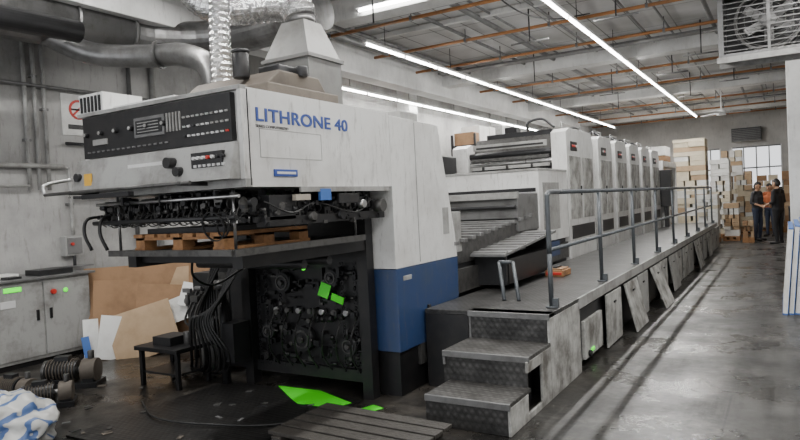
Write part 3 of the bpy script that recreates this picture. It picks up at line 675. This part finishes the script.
def motor(name,x,y,rz,s=1):
    m=M()
    m.box(x-.35*s,x+.35*s,y-.16*s,y+.16*s,.0,.05,DARK)
    m.cyl((x-.3*s,y,.21*s),(x+.08*s,y,.21*s),.13*s,BLACK,24)
    for k in range(9): m.ring((x-.27*s+k*.04*s,y,.21*s),(1,0,0),.15*s,.12*s,.01*s,DUSTY,24)
    m.cyl((x-.34*s,y,.21*s),(x-.3*s,y,.21*s),.14*s,MGREY,24); m.box(x-.2*s,x-.02*s,y-.06*s,y+.06*s,.33*s,.4*s,DARK)
    m.cyl((x+.08*s,y,.21*s),(x+.14*s,y,.21*s),.04*s,STEEL); m.cyl((x+.14*s,y,.2*s),(x+.32*s,y,.2*s),.15*s,DUSTY,24)
    m.cyl((x+.24*s,y,.3*s),(x+.24*s,y,.45*s),.04*s,MGREY); m.box(x-.26*s,x-.02*s,y-.12*s,y+.12*s,.04,.12*s,DARK); m.box(x+.16*s,x+.3*s,y-.12*s,y+.12*s,.04,.1,DARK)
    ob=m.build(name,bevel=.003); ob.rotation_euler.z=math.radians(rz)
motor('pump_motor',-5.95,3.6,35,.75); motor('pump_motor',-5.5,3.1,50,.6); motor('pump_motor',-6.0,3.1,10,.6)
bm=bmesh.new(); bmesh.ops.create_icosphere(bm,subdivisions=5,radius=1)
for v in bm.verts:
    n=noise.noise(v.co*2.2)*.22+noise.noise(v.co*6)*.09; v.co*=1+n
    v.co.x*=.42; v.co.y*=.3; v.co.z=max(v.co.z*.24,-.14)
me=bpy.data.meshes.new('plastic_bag'); bm.to_mesh(me); bm.free(); me.materials.append(BAGM)
for p in me.polygons: p.use_smooth=True
ob=bpy.data.objects.new('plastic_bag',me); COL.objects.link(ob); ob.location=(-4.9,2.42,.142)
m=M()
m.box(-7.9,-7.3,8.6,12.8,2.15,2.2,GREY)
for y in (8.7,10.7,12.7):
    for x in (-7.88,-7.34): m.box(x,x+.05,y,y+.05,0,2.9,GREY)
m.box(-7.9,-7.3,8.6,12.8,1.2,1.25,GREY); m.box(-7.9,-7.3,8.6,12.8,2.86,2.9,GREY)
r2=random.Random(3); y=8.75
while y<12.5:
    w=r2.uniform(.2,.45)
    m.box(-7.85,-7.4,y,y+w,2.2,2.2+r2.uniform(.2,.55),r2.choice([PAPER,CARD,LGREY,DARK,CARD2])); m.box(-7.85,-7.4,y,y+w,1.25,1.25+r2.uniform(.3,.75),r2.choice([PAPER,CARD,LGREY,DARK]))
    m.box(-7.85,-7.4,y,y+w,2.9,2.9+r2.uniform(.1,.4),r2.choice([PAPER,CARD,DARK])); y+=w+.06
m.build('storage_rack',bevel=0)
m=M(); r2=random.Random(9)
for y in np.arange(14,23,1.5):
    for x in (-6.9,-6.3): m.box(x,x+.05,y,y+.05,0,3.2,DARK)
for z in (1.2,2.1,2.9): 
    m.box(-6.9,-6.25,14,21.6,z,z+.04,DARK); y=14.1
    while y<21.2:
        w=r2.uniform(.2,.6); m.box(-6.85,-6.35,y,y+w,z+.04,z+.04+r2.uniform(.2,.7),r2.choice([PAPER,CARD,LGREY,DARK,CARD2,WHITE2,BLACK])); y+=w+.05
m.build('storage_rack',bevel=0)
m=M(); m.box(-7.95,-7.55,6.5,7.5,3.0,3.35,FIX); m.box(-7.56,-7.53,6.55,7.45,3.02,3.1,DARK); m.box(-7.55,-7.54,6.55,7.45,3.15,3.3,WHITE); m.build('air_conditioner',bevel=.02)

# ------------------------------------------------------------------ far end stacks
def stack(name,x0,x1,y0,y1,h,mats,layer=.12,seed=1):
    r=random.Random(seed); m=M()
    m.box(x0,x1,y0,y1,0,.04,WOOD)
    for k in range(3):
        xx=x0+(x1-x0-.1)*k/2; m.box(xx,xx+.1,y0,y1,.04,.11,WOOD)
    m.box(x0,x1,y0,y1,.11,.14,WOOD); z=.14
    while z<h:
        l=r.uniform(.6,1.3)*layer; nx=r.choice([1,2,2,3])
        for k in range(nx):
            a=x0+(x1-x0)*k/nx; bb=x0+(x1-x0)*(k+1)/nx; j=r.uniform(0,.06)
            m.box(a+.01+j,bb-.01,y0+.02+j,y1-.02,z,z+l-.008,r.choice(mats))
        z+=l
    m.build(name,bevel=0)
stack('paper_stack',-3.15,-2.15,22.6,23.6,3.15,[PAPERY,CARD2,PAPERY,PAPER],.16,1)
stack('paper_stack',-2.1,-1.5,22.8,23.7,2.5,[PAPER,PAPERY,PAPER],.13,2)
stack('paper_stack',-1.45,-.95,24.5,25.4,2.1,[PAPER,CARD2,PAPERY],.17,4)
stack('paper_stack',-2.3,-1.7,20.8,21.6,1.4,[PAPER,PAPER,PAPERY],.12,5)
stack('paper_stack',-1.65,-1.2,21.6,22.4,1.0,[PAPER,CARD2],.15,15)
stack('paper_stack',-2.0,-1.3,26.2,27.0,2.9,[PAPERY,CARD2,PAPER],.2,17)
stack('carton_stack',-5.2,-3.4,23.0,24.2,2.9,[CARD,CARD2,PAPER],.3,6)
stack('carton_stack',.35,1.0,20.0,21.0,2.1,[CARD,CARD2],.3,8)
stack('carton_stack',-.1,.6,25.2,26.2,2.0,[CARD,CARD2,PAPERY],.25,9)
stack('carton_stack',-.9,-.2,26.3,27.2,1.8,[CARD,CARD2,PAPERY],.22,13)
stack('carton_stack',-1.1,-.8,20.9,21.3,.55,[CARD,CARD2],.2,12)
m=M(); m.box(-1.7,-.7,27.7,28.0,3.35,3.85,DARK)
for k in range(7): m.box(-1.68,-.72,27.67,27.7,3.38+k*.065,3.41+k*.065,GREY)
m.box(-1.72,-.68,27.66,27.7,3.33,3.36,LGREY); m.build('exhaust_vent',bevel=0)
m=M(); fx,fy=-1.45,19.9; m.cyl((fx,fy,4.6),(fx,fy,3.75),.015,FIX); m.cyl((fx,fy,3.62),(fx,fy,3.76),.12,FIX,20); m.cyl((fx,fy,4.5),(fx,fy,4.6),.06,FIX)
for k in range(3):
    T=Matrix.Translation((fx,fy,3.68))@Matrix.Rotation(k*2.094+.3,4,'Z')@Matrix.Rotation(.15,4,'X'); m.box(.1,.72,-.07,.07,-.005,.005,FIX,T)
m.build('ceiling_fan',bevel=0)

# suspended ventilation fan (upper right)
m=M(); x0,x1,y0,z0,z1=-.64,.42,9.0,3.22,4.05
for a in (x0,x1-.04): m.box(a,a+.04,y0,y0+.5,z0,z1,GALV)
for a in (z0,z1-.04): m.box(x0+.04,x1-.04,y0,y0+.5,a,a+.04,GALV)
m.box(x0+.04,x1-.04,y0+.46,y0+.5,z0+.04,z1-.04,BLACK)
cxx,cz=(x0+x1)/2,(z0+z1)/2
m.ring((cxx,y0+.2,cz),(0,1,0),.38,.35,.2,MGREY,36); m.cyl((cxx,y0+.1,cz),(cxx,y0+.35,cz),.08,GREY,20)
for k in range(6):
    T=Matrix.Translation((cxx,y0+.2,cz))@Matrix.Rotation(k*math.pi/3,4,'Y')@Matrix.Rotation(.5,4,'X'); m.box(-.05,.05,-.01,.01,.07,.33,GREY,T)
for r in (.1,.18,.26,.34): m.ring((cxx,y0+.02,cz),(0,1,0),r+.003,r-.003,.008,MGREY,32)
for k in range(12): m.box(x0+.04,x1-.04,y0-.022,y0-.004,z0+.06+k*.065,z0+.070+k*.065,GREY)
m.box(cxx-.015,cxx+.015,y0-.02,y0,z0,z1,GREY)
m.box(x0-.04,x1+.04,y0-.03,y0+.02,z0-.07,z0,LGREY); m.box(x0-.04,x1+.04,y0+.4,y0+.45,z0-.07,z0,LGREY)
for a in (x0-.02,x1): 
    for b_ in (y0,y0+.45): m.box(a,a+.02,b_-.01,b_+.02,z0-.07,4.6,GALV)
m.build('ventilation_fan',bevel=0)

m=M()
for k in range(5):
    T=Matrix.Translation((-.07+k*.066,9.15+.03*k,0))@Matrix.Rotation(math.radians(5),4,'Y')
    m.box(0,.05,0,1.7,.02,1.06+.03*k,PAPER,T)
    m.box(-.003,.053,-.004,1.704,.0,.02,PBLUE,T); m.box(-.003,.053,-.004,1.704,1.06+.03*k,1.075+.03*k,PBLUE,T)
    m.box(.048,.054,-.002,1.7,.02,1.05,PBLUE,T)
m.build('framed_boards',bevel=0)
stack('carton_stack',.0,.55,12.0,12.6,1.45,[CARD,CARD2,DARK],.3,10)

# ------------------------------------------------------------------ people
def capsule(vs,fs,p0,r0,p1,r1,seg=14):
    p0=Vector(p0);p1=Vector(p1); u,v,d=basis(p1-p0 if (p1-p0).length>1e-5 else Vector((0,0,1))); o=len(vs)
    rings=[]
    for k in range(5): a=math.pi/2*(k/5-1)*.99; rings.append((p0+d*r0*math.sin(a),r0*math.cos(a)))
    rings.append((p0,r0)); rings.append((p1,r1))
    for k in range(1,6): a=math.pi/2*(k/5)*.99; rings.append((p1+d*r1*math.sin(a),r1*math.cos(a)))
    for c,r in rings:
        for i in range(seg):
            a=2*math.pi*i/seg; vs.append(c+u*math.cos(a)*r+v*math.sin(a)*r)
    n=len(rings)
    for j in range(n-1):
        for i in range(seg): fs.append((o+j*seg+i,o+j*seg+(i+1)%seg,o+(j+1)*seg+(i+1)%seg,o+(j+1)*seg+i))
    fs.append(tuple(o+i for i in range(seg-1,-1,-1))); fs.append(tuple(o+(n-1)*seg+i for i in range(seg)))
def person(name, loc, rz, J, shirt, pants, s=1.0):
    P=[]
    def c(a,ra,b_,rb,mt): P.append((Vector(a),ra,Vector(b_),rb,mt))
    pel,che,nec,hd=[Vector(J[k]) for k in ('pel','che','nec','head')]
    side=Vector((1,0,0))
    c(pel-side*.07,.115,pel+side*.07,.115,pants)
    c(pel-side*.06,.11,che-side*.09,.115,shirt); c(pel+side*.06,.11,che+side*.09,.115,shirt); c(pel+(che-pel)*.25,.12,che,.125,shirt)
    c(che-side*.1,.11,che+side*.1,.11,shirt)
    c(nec-side*.15-Vector((0,0,.03)),.055,nec+side*.15-Vector((0,0,.03)),.055,shirt); c(che,.12,nec,.06,shirt)
    c(nec,.055,hd,.05,SKIN)
    fwd=Vector(J.get('face',(0,1,0))).normalized(); upv=(hd-nec).normalized(); upv=(upv-fwd*upv.dot(fwd)).normalized(); sd=fwd.cross(upv)
    c(hd+upv*.03,.088,hd-upv*.035+fwd*.025,.066,SKIN)
    c(hd-upv*.075+fwd*.055,.028,hd-upv*.08+fwd*.05,.03,SKIN)
    c(hd+upv*.0+fwd*.088,.012,hd-upv*.03+fwd*.104,.017,SKIN)
    for q in (-1,1):
        c(hd+sd*q*.083-upv*.03,.014,hd+sd*q*.087+upv*.012,.02,SKIN)
        c(hd+sd*q*.033+upv*.004+fwd*.084,.012,hd+sd*q*.034+upv*.004+fwd*.085,.012,HAIR)
    c(hd-upv*.048+fwd*.083-sd*.018,.009,hd-upv*.048+fwd*.083+sd*.018,.009,SKIN)
    c(hd+upv*.055-fwd*.018,.088,hd-upv*.005-fwd*.04,.078,HAIR)
    c(hd+upv*.085+fwd*.03,.055,hd+upv*.08-fwd*.02,.07,HAIR)
    for q,k in ((-1,'l'),(1,'r')):
        sh=nec+Vector((q*.185,0,-.055)); el=Vector(J['el_'+k]); wr=Vector(J['wr_'+k])
        c(sh,.06,el,.043,shirt); c(el,.042,el.lerp(wr,.35),.04,shirt); c(el.lerp(wr,.3),.037,wr,.026,SKIN)
        d=(wr-el).normalized(); dn=Vector(J.get('palm_'+k,(0,0,-1))); dn=(dn-d*dn.dot(d)).normalized(); lat=d.cross(dn)
        for t in (-1.5,-.5,.5,1.5): c(wr+d*.02+lat*t*.012,.015,wr+d*.085+lat*t*.021,.0125,SKIN)
        for t,L in ((-1.5,.058),(-.5,.075),(.5,.08),(1.5,.07)):
            b0=wr+d*.088+lat*t*.023; b1=b0+(d*.85+dn*.35)*L*.5+lat*t*.002; b2=b1+(d*.4+dn*.9)*L*.5
            c(b0,.0105,b1,.0098,SKIN); c(b1,.0098,b2,.0085,SKIN)
        tb=wr+d*.03+lat*.025; t1=tb+lat*.035+d*.03+dn*.01; c(tb,.014,t1,.012,SKIN); c(t1,.012,t1+d*.03+dn*.015,.010,SKIN)
        hp=pel+Vector((q*.085,0,-.03)); kn=Vector(J['kn_'+k]); an=Vector(J['an_'+k]); toe=Vector(J['toe_'+k])
        c(hp,.095,kn,.06,pants); c(kn,.06,kn.lerp(an,.35),.058,pants); c(kn.lerp(an,.35),.058,an+Vector((0,0,.02)),.045,pants)
        c(an-Vector((0,0,.035))-(toe-an).normalized()*.03,.04,toe,.036,HAIR)
    vs=[];fs=[]
    for a,ra,b_,rb,mt in P: capsule(vs,fs,a*s,ra*s,b_*s,rb*s)
    me=bpy.data.meshes.new(name); me.from_pydata([tuple(v) for v in vs],[],fs); me.update()
    ob=bpy.data.objects.new(name+'_tmp',me); COL.objects.link(ob)
    bmx=bmesh.new(); bmx.from_mesh(me); bmesh.ops.recalc_face_normals(bmx,faces=bmx.faces); bmx.to_mesh(me); bmx.free()
    rm=ob.modifiers.new('r','REMESH'); rm.mode='VOXEL'; rm.voxel_size=.0105; rm.use_smooth_shade=True
    smm=ob.modifiers.new('s','SMOOTH'); smm.factor=.5; smm.iterations=3
    bpy.context.view_layer.update()
    m2=bpy.data.meshes.new_from_object(ob.evaluated_get(bpy.context.evaluated_depsgraph_get())); bpy.data.objects.remove(ob)
    m2.materials.clear(); mats=[]
    for p in P:
        if p[4] not in mats: mats.append(p[4])
    for mt in mats: m2.materials.append(mt)
    n=len(m2.polygons); cen=np.zeros(n*3); m2.polygons.foreach_get('center',cen); cen=cen.reshape(-1,3)/s
    best=np.full(n,9e9); idx=np.zeros(n,int)
    for a,ra,b_,rb,mt in P:
        A=np.array(a);B=np.array(b_);D_=B-A; L=max((D_**2).sum(),1e-9)
        t=np.clip(((cen-A)@D_)/L,0,1); dist=np.linalg.norm(cen-(A+t[:,None]*D_),axis=1)-(ra+(rb-ra)*t)
        k=dist<best; best[k]=dist[k]; idx[k]=mats.index(mt)
    m2.polygons.foreach_set('material_index',idx.astype(np.int32)); m2.polygons.foreach_set('use_smooth',[True]*n)
    V=np.zeros(len(m2.vertices)*3); m2.vertices.foreach_get('co',V); V=V.reshape(-1,3); zmin=V[:,2].min()
    V[:,2]-=zmin; m2.vertices.foreach_set('co',V.ravel()); m2.update()
    o=bpy.data.objects.new(name,m2); COL.objects.link(o); o.location=loc; o.rotation_euler=(0,0,math.radians(rz))
    m2.name=name
stand=dict(pel=(0,0,.93),che=(0,.01,1.25),nec=(0,0,1.45),head=(0,.03,1.60),el_l=(-.25,-.02,1.13),el_r=(.25,-.02,1.13),wr_l=(-.2,.2,1.05),wr_r=(.2,.2,1.05),palm_l=(.6,0,-.6),palm_r=(-.6,0,-.6),
 kn_l=(-.1,.03,.5),kn_r=(.1,.01,.5),an_l=(-.11,-.02,.09),an_r=(.11,0,.09),toe_l=(-.13,.14,.04),toe_r=(.13,.16,.04),face=(0,1,-.25))
person('press_worker',(-.18,20.3,0),60,stand,CLOTHB,CLOTHB,1.03)
person('press_worker',(-.72,21.6,0),-120,stand,CLOTHG,DENIM,1.0)
person('press_worker',(-.42,23.4,0),150,stand,CLOTHO,DENIM,.97)

w=bpy.data.worlds.new('world'); sc.world=w; w.use_nodes=True
w.node_tree.nodes['Background'].inputs[0].default_value=(.95,.97,1,1); w.node_tree.nodes['Background'].inputs[1].default_value=2.0
print('done', len(bpy.data.objects))
